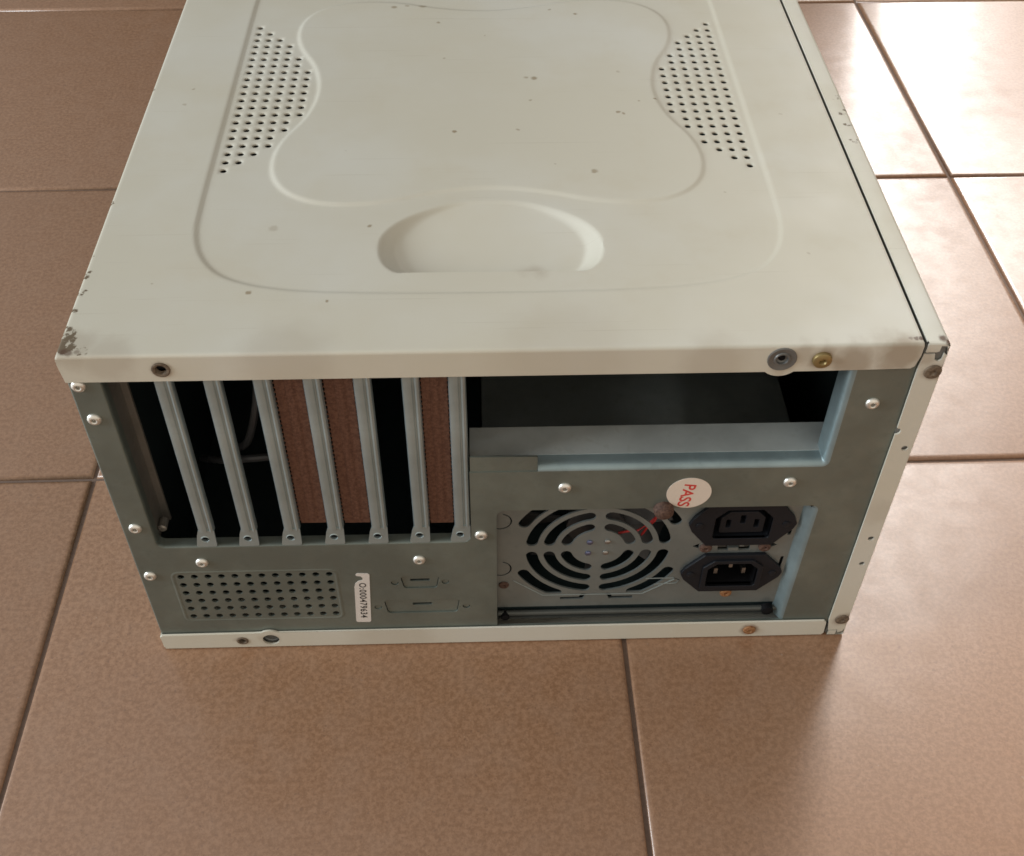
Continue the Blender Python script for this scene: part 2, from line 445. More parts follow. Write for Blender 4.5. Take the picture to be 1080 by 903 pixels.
def build_lid():
    cx, cy = 172.1, 202.0
    half = [(0, 36.4), (50, 37.0), (88, 39.5), (112, 47), (124, 60), (130, 78), (131, 100), (131, 150), (131, 202)]
    q = [(cx+a, b_) for a, b_ in half]
    outline = q+[(a, 2*cy-b_) for a, b_ in q[::-1][1:]]
    outline = outline+[(2*cx-a, b_) for a, b_ in outline[::-1][1:-1]]
    hb = [(0, 114.5), (27, 110), (50, 101.5), (75, 100.5), (92, 108), (101.5, 122), (103.5, 140), (99.5, 158), (90, 176), (85.6, 202)]
    q = [(cx+a, b_) for a, b_ in hb]
    blob = q+[(a, 2*cy-b_) for a, b_ in q[::-1][1:]]
    blob = blob+[(2*cx-a, b_) for a, b_ in blob[::-1][1:-1]]
    hd = [(0, 51.3), (30, 51.5), (40, 54.5), (47, 62), (48.5, 71), (44, 83), (33, 95), (16, 103), (0, 104.5)]
    q = [(172.3+a, b_) for a, b_ in hd]
    handle = q+[(2*172.3-a, b_) for a, b_ in q[::-1][1:-1]]
    wallp = [(172.3+a, b_) for a, b_ in [(0, 45.5), (26, 45.6), (38, 48.4), (45.6, 54.5), (49, 62), (49.8, 71), (48.2, 79), (42.5, 87.5)]+hd[6:]]
    wallp = wallp+[(2*172.3-a, b_) for a, b_ in wallp[::-1][1:-1]]
    outline, blob, handle, wallp = chaikin(outline), chaikin(blob, 3), chaikin(handle, 3), chaikin(wallp, 3)
    # grid lines: fine 1 mm, aligned with the cells of the ventilation holes
    px, py = 6.2, 7.16
    xl0, xr0, yb = 47-px/2, 296.9+px/2, 130.3-py/2
    R = 1.35
    edge = [R*(1-math.cos(k*PI/10)) for k in range(6)]
    xs = edge+list(np.linspace(R, xl0, 43)[1:])
    xs += [xl0+px*k/6 for k in range(1, 37)]
    xm0, xm1 = xl0+6*px, xr0-6*px
    xs += list(np.linspace(xm0, xm1, 181)[1:])
    xs += [xm1+px*k/6 for k in range(1, 37)]
    xs += list(np.linspace(xr0, 344.3-.7, 43)[1:])+[344.1, 344.3]
    ys = edge+list(np.linspace(R, yb, 127)[1:])
    ys += [yb+py*k/7 for k in range(1, 148)]
    y1 = yb+21*py
    ys += list(np.linspace(y1, D-1, 110)[1:])+[D]
    xs, ys = np.array(xs), np.array(ys)
    nx, ny = len(xs), len(ys)
    X, Y = np.meshgrid(xs, ys)                 # [iy, ix]
    def height(P):
        x, y = P[:, 0], P[:, 1]
        z = np.full(len(P), H)
        sel = sdf(P, outline)
        z -= 0.75*smooth((.85-sel)/1.7)
        sb = sdf(P, blob)
        z += 0.85*smooth((1.1-sb)/2.2)
        sh = sdf(P, wallp)
        ramp = np.clip((y-51)/53, 0, 1)
        a = .75*np.maximum(-sh, 0); b_ = 1.6*np.maximum(y-51.2, 0); f = 8.6*(1-ramp)**.9+.15
        def smin(p, q, k):
            h = np.clip(.5+.5*(q-p)/k, 0, 1); return q*(1-h)+p*h-k*h*(1-h)
        dep = smin(smin(a, b_, .8), f, .8)
        z -= np.maximum(dep, 0)*smooth(-sh/1.6)*smooth((y-50.6)/2.6)
        for e in (x, y):
            e2 = np.clip(e, 0, R)
            z -= R-np.sqrt(np.maximum(R*R-(R-e2)**2, 0))
        e2 = np.clip((344.3-x), 0, .7)
        z -= .7-np.sqrt(np.maximum(.49-(.7-e2)**2, 0))
        z += .25*np.sin(x*.019+.4)*np.sin(y*.014)*smooth(np.minimum(y, np.minimum(x, 344-x))/40)   # sheet metal is never quite flat
        return z
    P = np.stack([X.ravel(), Y.ravel()], 1)
    Zs = height(P)
    verts = [(a, b_, c) for (a, b_), c in zip(P, Zs)]
    counts = [1, 2, 3, 4, 4, 5, 5]+[6]*7+[5, 5, 4, 4, 3, 2, 1]
    ixl = int(np.argmin(abs(xs-xl0))); ixr = int(np.argmin(abs(xs-xm1))); iy0 = int(np.argmin(abs(ys-yb)))
    skip = np.zeros((ny-1, nx-1), bool); cells = []
    for j, cnt in enumerate(counts):
        for k in range(cnt):
            for (i0) in (ixl+6*k, ixr+6*(5-k)):
                jy = iy0+7*j
                skip[jy:jy+7, i0:i0+6] = True; cells.append((i0, jy))
    idx = np.arange(nx*ny).reshape(ny, nx)
    fs = []
    for j in range(ny-1):
        for i in range(nx-1):
            if not skip[j, i]: fs.append((idx[j, i], idx[j, i+1], idx[j+1, i+1], idx[j+1, i]))
    r = 1.62
    for (i0, jy) in cells:
        ring = [idx[jy, i0+k] for k in range(6)]+[idx[jy+k, i0+6] for k in range(7)]+[idx[jy+7, i0+6-k] for k in range(6)]+[idx[jy+7-k, i0] for k in range(7)]
        c = (P[idx[jy, i0]]+P[idx[jy+7, i0+6]])/2
        zc = float(Zs[ring].mean()); n = len(ring)
        # punched hole: shallow rolled lip, then the sheet's thickness
        lv = []
        for (rr, dz) in ((r+.45, 0.0), (r, -.25), (r, -1.0)):
            lv.append(len(verts))
            for v in ring:
                d = P[v]-c; d = d/np.hypot(*d)
                verts.append((c[0]+d[0]*rr, c[1]+d[1]*rr, zc+dz))
        for k in range(n):
            k2 = (k+1) % n
            fs.append((ring[k], ring[k2], lv[0]+k2, lv[0]+k))
            for a in range(2): fs.append((lv[a]+k, lv[a]+k2, lv[a+1]+k2, lv[a+1]+k))
    mb = MB()
    mb.add(verts, [tuple(int(v) for v in f) for f in fs], 'paint')
    # folded front flange with a bulge round the grommet, two holes
    zt = H-R
    bul = [(287.9+8.4*math.cos(a), 196.4+8.4*math.sin(a)) for a in np.linspace(math.radians(226), math.radians(314), 9)]
    outer = [(.1, zt), (0.0, 199.5), (.9, 190.5)]+bul+[(300, 190.4), (320, 190.6), (341.5, 191.0), (343.0, 192.2), (344.2, 198), (344.2, zt)]
    mb.plate([outer, circ(40.1, 196.9, 3.3, 20), circ(287.9, 197.3, 5.4, 24), circ(304.1, 196.8, 2.0)], 0.0, 1.0, 'paint')
    # rolled lower hem of the flange
    mb.tube([(1.5, .75, 190.8), (150, .75, 190.55), (281.5, .75, 190.5)], .55, 'paint')
    mb.tube([(294.5, .75, 190.6), (320, .75, 190.8), (341, .75, 191.3)], .55, 'paint')
    # folded left side
    mb.box(0.0, .9, R, D, 192, zt, 'paint')
    # inside skin so that the sheet has thickness
    mb.build('side_panel', case, 40)
build_lid()

def screw(name, c, r, h, mat, parent, slot=True, hexa=False, label=None, recess=.35):
    mb = MB(); n = 6 if hexa else 20
    if recess > 0:
        rr = r*recess
        prof = [(r, -1.0), (r, h*.35), (r*.93, h*.72), (r*.7, h*.97), (rr*1.15, h), (rr, h*.85), (rr*.55, h*.2)]
    else:
        prof = [(r, -1.0), (r, h*.35), (r*.9, h*.75), (r*.6, h*.98), (r*.15, h)]
    mb.lathe((c[0], c[1], c[2]), prof, mat, 24)
    if slot:
        w = r*.12; L = r*.55
        for a in (20, 110):
            t = math.radians(a); d = Vector((math.cos(t), math.sin(t))); q = Vector((-d.y, d.x))
            pts = [(c[0]+d.x*s*L+q.x*u*w, c[1]-h-.05, c[2]+d.y*s*L+q.y*u*w) for s, u in ((-1, -1), (1, -1), (1, 1), (-1, 1))]
            pts += [(x, y+h*.5, z) for x, y, z in pts]
            mb.add(pts, [(0, 1, 2, 3), (4, 7, 6, 5), (0, 4, 5, 1), (1, 5, 6, 2), (2, 6, 7, 3), (3, 7, 4, 0)], 'blackhole')
    o = mb.build(name, parent)
    if label: o['label'] = label
    return o

# fasteners on the folded flange of the side panel
mb = MB(); mb.lathe((40.1, 0.2, 196.9), [(3.7, -1.0), (3.7, .7), (3.2, .9), (2.4, .7), (2.1, -.2), (1.9, -1.0)], 'grey_screw', cap=False); mb.lathe((40.1, 1.5, 196.9), [(3.2, -.4), (3.2, 0)], 'blackhole')  # black disc behind the ring paints the shade in the hole
mb.build('hole_ring', case)['label'] = 'dark rusty ring round the open screw hole'
mb = MB(); mb.lathe((287.9, 0.3, 197.3), [(6.0, -1.0), (6.0, .6), (5.6, .85), (3.4, .45), (3.1, .9), (2.5, .9), (2.2, -.2), (1.2, -.8)], 'lead')
mb.lathe((287.9, 0.6, 197.3), [(1.5, -.5), (1.3, .2)], 'blackhole'); mb.build('grommet', case)['label'] = 'dark grey round grommet in the folded edge'
screw('screw', (304.1, 0, 196.8), 4.0, 1.9, 'brass', case, slot=False, label='tarnished brass screw in the folded edge')

# ------------------------------------------------------------------ chassis and back panel
def build_back_panel():
    mb = MB()
    outer = [(1.6, 11), (346.5, 11), (346.5, 196), (1.6, 196)]
    opening = rounded([(13.5, 81.6), (161, 81.6), (161, 130.9), (320.6, 130.6), (320.6, 194), (13.5, 194)], [4, 5, 0, 3.5, 0, 0])
    cut = rounded([(172.9, 13.2), (320.6, 13.2), (322.0, 104.0), (172.9, 104.6)], [0, 0, 3.5, 3.5])
    loops = [outer, opening, cut]
    for j in range(6):
        for k in range(12):
            loops.append(circ(20.3+6.49*k, 59.5-6.5*j, 1.72, 14))
    # serial port knock-outs: outlines of the blanks
    def port(cx, cz, hw, hh, ear, g):
        a = hw-g; h = hh-g
        body = rounded([(cx-a+1.5, cz-h), (cx+a-1.5, cz-h), (cx+a, cz+h), (cx-a, cz+h)], max(2.0-g, .3), 4)
        return body
    ports = [(135.2, 51.6, 9.6, 5.0), (135.3, 31.6, 19.0, 5.6)]
    for (cx, cz, hw, hh) in ports: loops.append(port(cx, cz, hw, hh, 0, 0))
    for (x, z) in ((122.8, 51.4), (147.6, 51.5), (113.2, 31.4), (157.4, 30.9)): loops.append(circ(x, z, 1.9))
    mb.plate(loops, 1.5, 1.0, 'steel')
    # embossed bead round the vent field
    mb.sweep(rect(16.3, 95.0, 23.2, 62.8, 3.5), [(-1.0, 1.53), (-.45, 1.3), (0, 1.22), (.45, 1.3), (1.0, 1.53)], 'steel', True)
    # bent edge on the left, open flanges round the bay and the power supply cut-out
    mb.sweep([(1.6, 11), (1.6, 196)], [(0, 1.5), (.35, 1.6), (.8, 2.1), (1.0, 3), (1.0, 10)], 'steel')
    bay = [(191.2, 130.8)]+rounded([(191.2, 130.8), (320.6, 130.6), (320.6, 194)], [0, 3.5, 0])[1:-1]+[(320.6, 196)]
    mb.sweep(bay, [(0, 1.5), (.8, 1.65), (1.8, 2.4), (2.6, 3.8), (2.8, 5.5), (2.8, 13)], 'lip')
    lft = rounded([(13.5, 196), (13.5, 81.6), (161, 81.6)], [0, 4, 0])
    mb.sweep(lft, [(0, 1.5), (.4, 1.6), (.8, 2.3), (.9, 3.4), (.9, 7)], 'steel')
    mb.sweep([(x, z) for x, z in rounded([(172.9, 13.2), (320.6, 13.2), (322.0, 104.0), (172.9, 104.6)], [0, 0, 3.5, 3.5])][1:7], [(0, 1.5), (.7, 1.65), (1.6, 2.3), (2.4, 3.4), (5.2, 7.4)], 'lip')
    mb.plate([[(161.3, 127), (191.0, 127), (191.0, 139.6), (190.4, 140), (161.3, 140.4)]], 1.9, .9, 'steel')
    o = mb.build('back_panel', case)
    for (cx, cz, hw, hh), (sx, sz, sl) in zip(ports, ((135.2, 52.6, 4.9), (135.4, 32.8, 5.0))):
        m2 = MB()
        m2.plate([port(cx, cz, hw, hh, 0, .32), rect(sx-sl, sx+sl, sz-.95, sz+.95, .8)], 2.15, .8, 'steel')
        for s in ((-1, 1)):
            ex = {(-1, 9.6): 122.8, (1, 9.6): 147.6, (-1, 19.0): 113.2, (1, 19.0): 157.4}[(s, hw)]
            ez = 51.45 if hw < 10 else 31.2
            m2.plate([circ(ex, ez, 1.55)], 1.95, .6, 'steel')
        m2.box(cx-hw-4, cx+hw+4, 4.0, 4.4, cz-hh-2, cz+hh+2, 'dark')  # dark sheet stands for the shade behind the blanks
        m2.build('port_blank', case)
    return o
back = build_back_panel()

# pop rivets
rv = MB(); rv.lathe((0, 1.5, 0), [(3.05, 0), (2.95, .55), (2.3, 1.25), (1.45, 1.45), (1.0, 1.2), (.85, .2)], 'alu', 24)
rv.lathe((0, 1.4, 0), [(.8, .1), (.6, .3)], 'inner', 10)
rv = rv.build('rivet', case)
spots_r = [(4.8, 187.2), (6.4, 168.2), (7.0, 97.0), (6.0, 61.1), (32.5, 70.6), (135.7, 69.4), (165.6, 87.2), (203.6, 119.8), (305.2, 120.8), (331.2, 169.9)]
for i, (x, z) in enumerate(spots_r):
    o = rv if i == 0 else copy_part(rv, case)
    o.location = (x*MM, 0, z*MM); o.rotation_euler = (0, random.uniform(0, 6), 0)

# ledge across the drive bay opening
mb = MB()
mb.plate([[(161.2, 9.0), (327.0, 9.0), (327.0, 26.3), (161.2, 25.6)]], 0, .9, 'ledge', frame=lambda a, b_, c: (a, b_, 133.3+c))
mb.box(161.2, 327, 25.6, 26.4, 120, 133.7, 'ledge')
mb.build('bay_ledge', case)

# left inner wall seen through the slots
mb = MB(); mb.box(12.6, 13.4, 7, 22, 80, 195, 'inner'); mb.box(12.6, 16.5, 20.5, 22, 80, 195, 'inner')
mb.lathe((15.6, 12, 86.5), [(2.2, -3), (2.2, 2.2), (1.4, 2.8)], 'inner', 14)
mb.build('slot_flange', case)

# slot bars with their screw tabs
def make_bar():
    mb = MB()
    prof = [(-3.7, 5.2), (-3.65, 3.1), (-3.2, 2.35), (-2.2, 2.05), (-.9, 2.0), (.3, 2.15), (.75, 2.75), (1.25, 2.9), (1.7, 2.4), (2.4, 2.15), (3.2, 2.45), (3.6, 3.1), (3.7, 5.2)]
    # path runs upwards: 'outward' is to the left, so mirror the offsets
    mb.sweep([(0, 92.0), (0, 196)], [(-o, y) for o, y in prof], 'skylit_steel')
    # sloping end of the ridge and the flared tab with its hole
    tab = rounded([(-6.0, 82.3), (3.6, 82.3), (3.7, 93), (-3.7, 93), (-4.6, 90)], [1, 1, 0, 0, 0], 3)
    mb.plate([tab, circ(-1.2, 87.2, 1.75, 16)], 2.4, .9, 'skylit_steel', frame=lambda a, b_, c: (a, 2.85-c-(93-b_)*.07, b_))
    mb.lathe((-1.2, 2.7, 87.2), [(2.4, 0), (2.35, .5), (1.9, .85), (1.65, .6), (1.6, -.8)], 'skylit_steel', 18, cap=False)
    b = mb.build('slot_bar', case)
    h = MB(); h.lathe((-1.2, 4.6, 87.2), [(1.9, 0), (1.8, 1.2), (.8, 1.3)], 'blackhole', 14)  # black plug painted as the shade inside the tab hole
    h.build('hole_shade_plug', b)
    return b
bar = make_bar()
for i, x in enumerate((38.3, 58.0, 77.9, 98.1, 118.4, 138.0, 157.0)):
    o = bar if i == 0 else copy_part(bar, case)
    o.location = (x*MM, 0, 0)

def make_cover(x0, x1, z0, lab):
    mb = MB(); n = 38; pts = []
    pitch = (195-z0)/n
    L, Rr = [], []
    for k in range(n):
        z = z0+pitch*k
        L += [(x0, z), (x0, z+pitch*.72), (x0-.75, z+pitch*.74), (x0-.75, z+pitch*.98)]
        Rr += [(x1, z), (x1, z+pitch*.72), (x1+.75, z+pitch*.74), (x1+.75, z+pitch*.98)]
    pts = Rr+L[::-1]
    mb.plate([pts], 4.9, .8, 'cover_brown')
    xm = (x0+x1)/2
    mb.sweep([(xm, z0+3), (xm, 194)], [(-2.1, 4.95), (-1.5, 4.5), (-.7, 4.4), (.7, 4.4), (1.5, 4.5), (2.1, 4.95)], 'cover_brown')
    o = mb.build('slot_cover', case); o['label'] = lab
make_cover(82.3, 93.9, 94.5, 'brown blanking plate in the slot nearest the left')
make_cover(102.5, 114.2, 94.0, 'brown blanking plate in the middle slot')
make_cover(142.2, 152.8, 92.8, 'brown blanking plate in the slot beside the drive bay opening')

for pts in ([(30, 90, 60), (44, 60, 88), (56, 44, 112), (63, 50, 140), (60, 80, 165)], [(70, 80, 50), (77, 52, 82), (88, 46, 104), (96, 70, 120)], [(22, 70, 70), (40, 48, 92), (64, 42, 100), (92, 60, 84), (110, 90, 70)]):
    P = []
    for i in range(len(pts)-1):
        p0, p1, p2, p3 = (Vector(pts[max(0, min(len(pts)-1, k))]) for k in (i-1, i, i+1, i+2))
        for q in range(6):
            t = q/6; P.append(.5*((2*p1)+(p2-p0)*t+(2*p0-5*p1+4*p2-p3)*t*t+(3*p1-p0-3*p2+p3)*t**3))
    mb = MB(); mb.tube(P, 1.9, 'fan', 10); mb.build('cable', case)['label'] = 'dim dark cable behind the open slots'
# ------------------------------------------------------------------ bottom cover (rests on the floor)
mb = MB()
bump_ = [(56.3+7.0*math.cos(a), 7.6+7.0*math.sin(a)) for a in np.linspace(math.radians(128), math.radians(52), 8)]
outer = [(1.2, .9), (343.0, .9), (344.0, 2.5), (343.6, 11.8), (342.3, 13.0), (200, 13.2)]+bump_[::-1]+[(40, 12.6), (1.6, 12.2), (.3, 11)]
mb.plate([outer, circ(41.6, 6.7, 2.0, 18), circ(56.3, 6.9, 4.3, 24)], 0.0, 1.0, 'paint')
mb.tube([(1.5, .7, 12.2), (44, .7, 12.55), (51.5, .7, 12.6)], .5, 'paint')
mb.tube([(61, .7, 12.7), (200, .7, 13.1), (342.3, .7, 12.9)], .5, 'paint')
mb.sweep([(1.2, .9), (343, .9)], [(0, 0), (-.25, .25), (-.45, .8), (-.5, 2)], 'paint')
mb.box(.4, 344.5, 1.6, D, .4, 1.3, 'paint'); mb.box(.2, 1.0, .8, D, 1.3, 11, 'paint')
mb.box(2.0, 344, 30, D-2, 1.6, 2.4, 'dark')  # dark sheet laid inside to stand for the interior shade
mb.build('bottom_cover', case)
mb = MB(); mb.lathe((41.6, .2, 6.7), [(3.0, -.6), (3.0, .5), (2.5, .8), (1.8, .6), (1.6, -1.0)], 'grey_screw', 20, cap=False); mb.lathe((41.6, 1.6, 6.7), [(2.4, -.4), (2.2, .1)], 'blackhole', 14)  # black disc paints the shade in the screw hole
mb.build('hole_ring', case)['label'] = 'small brown ring round the screw hole in the bottom edge'
mb = MB(); mb.lathe((56.3, 2.3, 6.9), [(5.2, -.6), (5.2, .1), (3.6, .3), (3.2, -.2)], 'lead', 24); mb.build('grommet', case)['label'] = 'grey metal behind the round hole in the bottom edge'
screw('screw', (304.1, 0, 6.8), 3.2, 1.3, 'orange_rust', case, slot=False, label='orange rusted screw in the bottom edge')

# ------------------------------------------------------------------ right hand cover
mb = MB()
Rr = 2.0
arc = [(Rr*(1-math.cos(t)), Rr*(1-math.sin(t))) for t in np.linspace(0, PI/2, 6)]
# one sheet bent round the top right edge, following the depth of the case
prof = [(345.5, H-.9), (345.5, H-.15), (345.9, H)]+[(355-a, H-b_) for a, b_ in arc[::-1]]+[(355-a, b_) for a, b_ in arc]+[(346, 0)]
prof = [(x, max(z, .35)) for x, z in prof]
ysamp = [1.6]+list(np.linspace(2.2, D, 24))
vs, fs = [], []
for y in ysamp:
    for (x, z) in prof: vs.append((x, y, z))
m = len(prof)
for i in range(len(ysamp)-1):
    for k in range(m-1): fs.append((i*m+k, i*m+k+1, (i+1)*m+k+1, (i+1)*m+k))
mb.add(vs, fs, 'paint')
# small rolled front edge from the bent sheet to the front strip
ring0 = [(x, 1.6, z) for x, z in prof[2:]]
def inset(x, z, d): return (min(x, 355-d) if x > 350 else x, max(min(z, H-d), .35+d*.5))
ring1 = [(*inset(x, z, .6),) for x, z in prof[2:]]
vs = ring0+[(x, .45, z) for x, z in [inset(x, z, .15) for x, z in prof[2:]]]+[(x, .0, z) for x, z in ring1]
k = len(ring0); fs = []
for a in range(2):
    for q in range(k-1): fs.append((a*k+q, a*k+q+1, (a+1)*k+q+1, (a+1)*k+q))
mb.add(vs, fs, 'paint')
# front strip, with the corner cut-outs that show bare metal
def notch(x, z, r=2.0): return [(x+r*math.cos(a), z+r*math.sin(a)) for a in np.linspace(PI/2, -PI/2, 7)]
strip = [(344.6, 13.6), (345.9, 5.0), (350.9, 5.0), (351.2, 2.6), (353.6, 3.5), (354.2, 5.6), (354.4, 6.0), (354.4, 198.0), (353.3, 199.1), (353.0, 195.6), (351.8, 194.6), (350.2, 195.2), (349.6, 198.6), (345.2, 198.6), (344.6, 192)]+notch(344.9, 154.0)
mb.plate([strip, circ(351.2, 143.3, 1.5), circ(350.9, 80.7, 1.5), circ(351.0, 61.2, 1.4)], 0.0, .9, 'paint')
top_lip = [(345.8, 203.7), (345.6, 199.6), (349.7, 199.6), (351.0, 200.0), (351.2, 202.9), (353.8, 202.7), (354.4, 199.3), (354.4, 202.6), (353.2, 203.7)]
mb.plate([top_lip], 0.0, .9, 'paint')
mb.plate([[(346.3, .9), (350.2, .7), (350.6, 4.1), (346.6, 4.1)]], 0.1, .9, 'paint')
mb.build('right_cover', case)
mb = MB(); mb.box(345.2, 354.0, 1.2, 2.0, 1.0, 203, 'bracket')
mb.build('corner_bracket', case)
screw('screw', (351.2, 0, 189.0), 3.7, .9, 'grey_screw', case, slot=False, label='flat dirty brown screw at the upper right corner')
screw('screw', (351.2, 0, 14.4), 3.7, .9, 'grey_screw', case, slot=False, label='flat dirty brown screw at the lower right corner')

# ------------------------------------------------------------------ closed body behind
mb = MB()
mb.box(1.4, 2.2, 2.4, D, 2, 202, 'steel')
mb.build('chassis_wall', case)
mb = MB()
mb.box(2.5, 344, D-6, D-5, 2, 202, 'dark')  # liner sheets and cage box, blackened to paint the inside shade
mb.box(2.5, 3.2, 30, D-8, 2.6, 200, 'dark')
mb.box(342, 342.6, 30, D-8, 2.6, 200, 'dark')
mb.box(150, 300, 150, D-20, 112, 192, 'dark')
mb.build('cage_and_shade_sheets', case)

# ------------------------------------------------------------------ power supply
F = 7.0                                                               # face plane depth
psu_face = MB()
fx, fz = 222.0, 69.0
face = [(166, 21.5), (320.4, 21.5), (320.4, 108), (166, 108)]
loops = [face]
g = {0: (13.2, 18.7), 1: (21.3, 26.9), 2: (29.6, 35.3)}
for k, (ri, ro) in g.items():
    rm = (ri+ro)/2; d = math.degrees(2.2/rm)
    for q in range(4): loops.append(arc_slot(fx, fz, ri, ro, q*90+d, q*90+90-d))
for (a0, a1) in ((24, 66), (114, 156), (204, 246), (294, 336)):
    pts = arc_slot(fx, fz, 37.8, 43.6, a0, a1)
    loops.append([(x, min(max(z, fz-36.5), fz+36.5)) for x, z in pts])
# black slots, lines of the knock-outs
for (x, z) in ((313.9, 80.6), (313.4, 54.6)):
    loops.append(rounded([(x-.9, z-4.6), (x+.7, z-4.6), (x+1.1, z+4.6), (x-.4, z+4.6)], .3, 2))
loops.append(rounded([(205, 27.2), (216.6, 27.2), (218.2, 31.8), (215.8, 31.8), (214.6, 29.2), (205, 29.2)], .2, 2))
loops.append(rounded([(230.5, 31.8), (228.2, 31.8), (230.0, 27.2), (242, 27.2), (242, 29.2), (231.4, 29.2)], .2, 2))
loops.append(rect(280.5, 296.3, 65.2, 70.0, .3, 2))
loops.append([(268.0, 68.6), (271.2, 70.6), (271.2, 66.8)])
loops.append([(309.6, 68.6), (306.4, 70.6), (306.4, 66.8)])
def iec_shape(cx, cz, w, b_, t, c, k, e=.05):
    return rounded([(cx-w-e, cz-b_-e), (cx+w+e, cz-b_-e), (cx+w+e, cz+k), (cx+c, cz+t+e), (cx-c, cz+t+e), (cx-w-e, cz+k)], 1.4, 4)
def half_ring(x, z, r, w=.35, a0=-115, a1=75):
    t = np.linspace(math.radians(a0), math.radians(a1), 14)
    return [(x+(r+w)*math.cos(a), z+(r+w)*math.sin(a)) for a in t]+[(x+(r-w)*math.cos(a), z+(r-w)*math.sin(a)) for a in t[::-1]]
loops.append(iec_shape(289.8, 86.6, 13.6, 10.2, 10.6, 8.4, 4.6)); loops.append(iec_shape(289.6, 48.6, 12.4, 9.0, 8.8, 8.2, 4.6))
loops.append(half_ring(174.5, 90.2, 5.4)); loops.append(half_ring(174.5, 53.8, 5.4))
psu_face.plate(loops, F, .9, 'psu_steel')
# embossed lines round the fan field and beside the inlet
lines = [[(181, 44), (196, 31.2), (247, 31.0), (262, 42.5)], [(247.5, 43.5), (261.5, 43.5), (264.5, 41.8), (263, 39.2), (252, 38.6)]]
for ln in lines: psu_face.tube([(x, F-.05, z) for x, z in ln], .32, 'psu_steel', 6)
# body of the box and the channel under it
psu_face.box(166, 166.8, F+1, 146, 21.5, 108, 'psu_steel'); psu_face.box(317.6, 318.6, F+1, 146, 21.5, 108, 'psu_steel')
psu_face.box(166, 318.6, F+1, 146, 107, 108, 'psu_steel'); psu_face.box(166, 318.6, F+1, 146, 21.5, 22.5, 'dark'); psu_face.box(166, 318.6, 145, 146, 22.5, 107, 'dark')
psu_face.box(167, 317.4, 46, 46.6, 23, 106.8, 'dark')  # dark sheet painted as the shade behind the fan
psu = psu_face.build('power_supply', case)

mb = MB(); mb.tube([(173.4, 6.2, 17.4), (319.2, 6.2, 17.4)], 1.5, 'channel', 10); mb.box(173, 320.4, 5.5, 8.5, 13.2, 14.2, 'channel'); mb.box(173, 321, 9.0, 9.6, 12.5, 22, 'dark')
mb.lathe((312.5, 4.6, 17.6), [(3.2, -2), (3.0, 1.0), (2.0, 1.4)], 'blackhole', 14); mb.lathe((177, 4.6, 16.6), [(2.4, -2), (2.2, 1.0), (1.6, 1.4)], 'blackhole', 14)
mb.build('bottom_channel', case)

# fan behind the grille
mb = MB()
mb.lathe((fx, F+13, fz), [(14.5, -9), (14.5, 0), (13, .9), (2, 1.0)], 'fan', 32)
for k in range(7):
    a0 = 2*PI*k/7; vs = []
    for (r, t, y) in ((14, 0, 13.5), (38, .12, 12.5), (38, .74, 23), (14, .62, 22)):
        vs.append((fx+r*math.cos(a0+t), F+y, fz+r*math.sin(a0+t)))
    vs += [(x, y+1.2, z) for x, y, z in vs]
    mb.add(vs, [(0, 1, 2, 3), (7, 6, 5, 4), (0, 4, 5, 1), (1, 5, 6, 2), (2, 6, 7, 3), (3, 7, 4, 0)], 'fan')
mb.build('fan', psu)
for (dx, dz, m_) in ((-4.2, 4.3, 'bluesteel'), (4.4, 4.6, 'cream_pin'), (-4.6, -4.0, 'bluesteel'), (3.9, -3.8, 'cream_pin')):
    q = MB(); q.lathe((fx+dx, F, fz+dz), [(1.6, -.3), (1.5, .5), (1.0, .9), (.4, 1.0)], m_, 16); q.build('hub_rivet', psu)
mb = MB()
mb.tube([(252, F+5, 102), (250, F+3.5, 92), (248.5, F+2.6, 86), (245, F+2.6, 80), (243.5, F+5, 72)], .6, 'wire')
mb.tube([(232, F+4, 75), (236, F+3, 77.5), (240.5, F+2.4, 78.4), (246, F+3, 83), (257, F+5, 97)], .6, 'wire')
mb.build('fan_wire', psu)['label'] = 'two thin red wires behind the fan grille'

def hexplate(cx, cz, w, h, cw, d=0.0):
    return rounded([(cx-w, cz), (cx-w*.93, cz-h*.3), (cx-cw, cz-h), (cx+cw, cz-h), (cx+w*.95, cz-h*.25), (cx+w, cz), (cx+w*.93, cz+h*.3), (cx+cw, cz+h), (cx-cw, cz+h), (cx-w*.93, cz+h*.3)], .8, 3)
# mains outlet (top) : flange, recess, inner block with three slots
ox, oz = 289.8, 86.6
mb = MB()
shape = rounded([(ox-13.6, oz-10.2), (ox+13.6, oz-10.2), (ox+13.6, oz+4.6), (ox+8.4, oz+10.6), (ox-8.4, oz+10.6), (ox-13.6, oz+4.6)], 1.6, 4)
mb.plate([hexplate(ox, oz, 25.8, 15.6, 16.0), shape], F-2.0, 2.0, 'black', edge=.3)
mb.plate([shape], F+6.5, .6, 'blackhole')
mb.sweep(shape, [(0, F-1.6), (0, F+6.5)], 'black', True)
core = rounded([(ox-10.6, oz-7.6), (ox+10.6, oz-7.6), (ox+10.6, oz+3.2), (ox+6.6, oz+7.6), (ox-6.6, oz+7.6), (ox-10.6, oz+3.2)], 1.2, 4)
holes = [rect(ox-7.8, ox-5.6, oz-3.8, oz+2.0, .4, 2), rect(ox+5.6, ox+7.8, oz-3.8, oz+2.0, .4, 2), rect(ox-1.2, ox+1.2, oz-.8, oz+5.0, .4, 2)]
mb.plate([core]+holes, F-.4, 6.5, 'black', edge=.3)
mb.lathe((ox-20.6, F-2.0, oz), [(2.0, -.2), (1.9, .4), (1.0, .7)], 'black', 14); mb.lathe((ox+20.6, F-2.0, oz), [(2.0, -.2), (1.9, .4), (1.0, .7)], 'black', 14)
mb.build('power_outlet', psu)
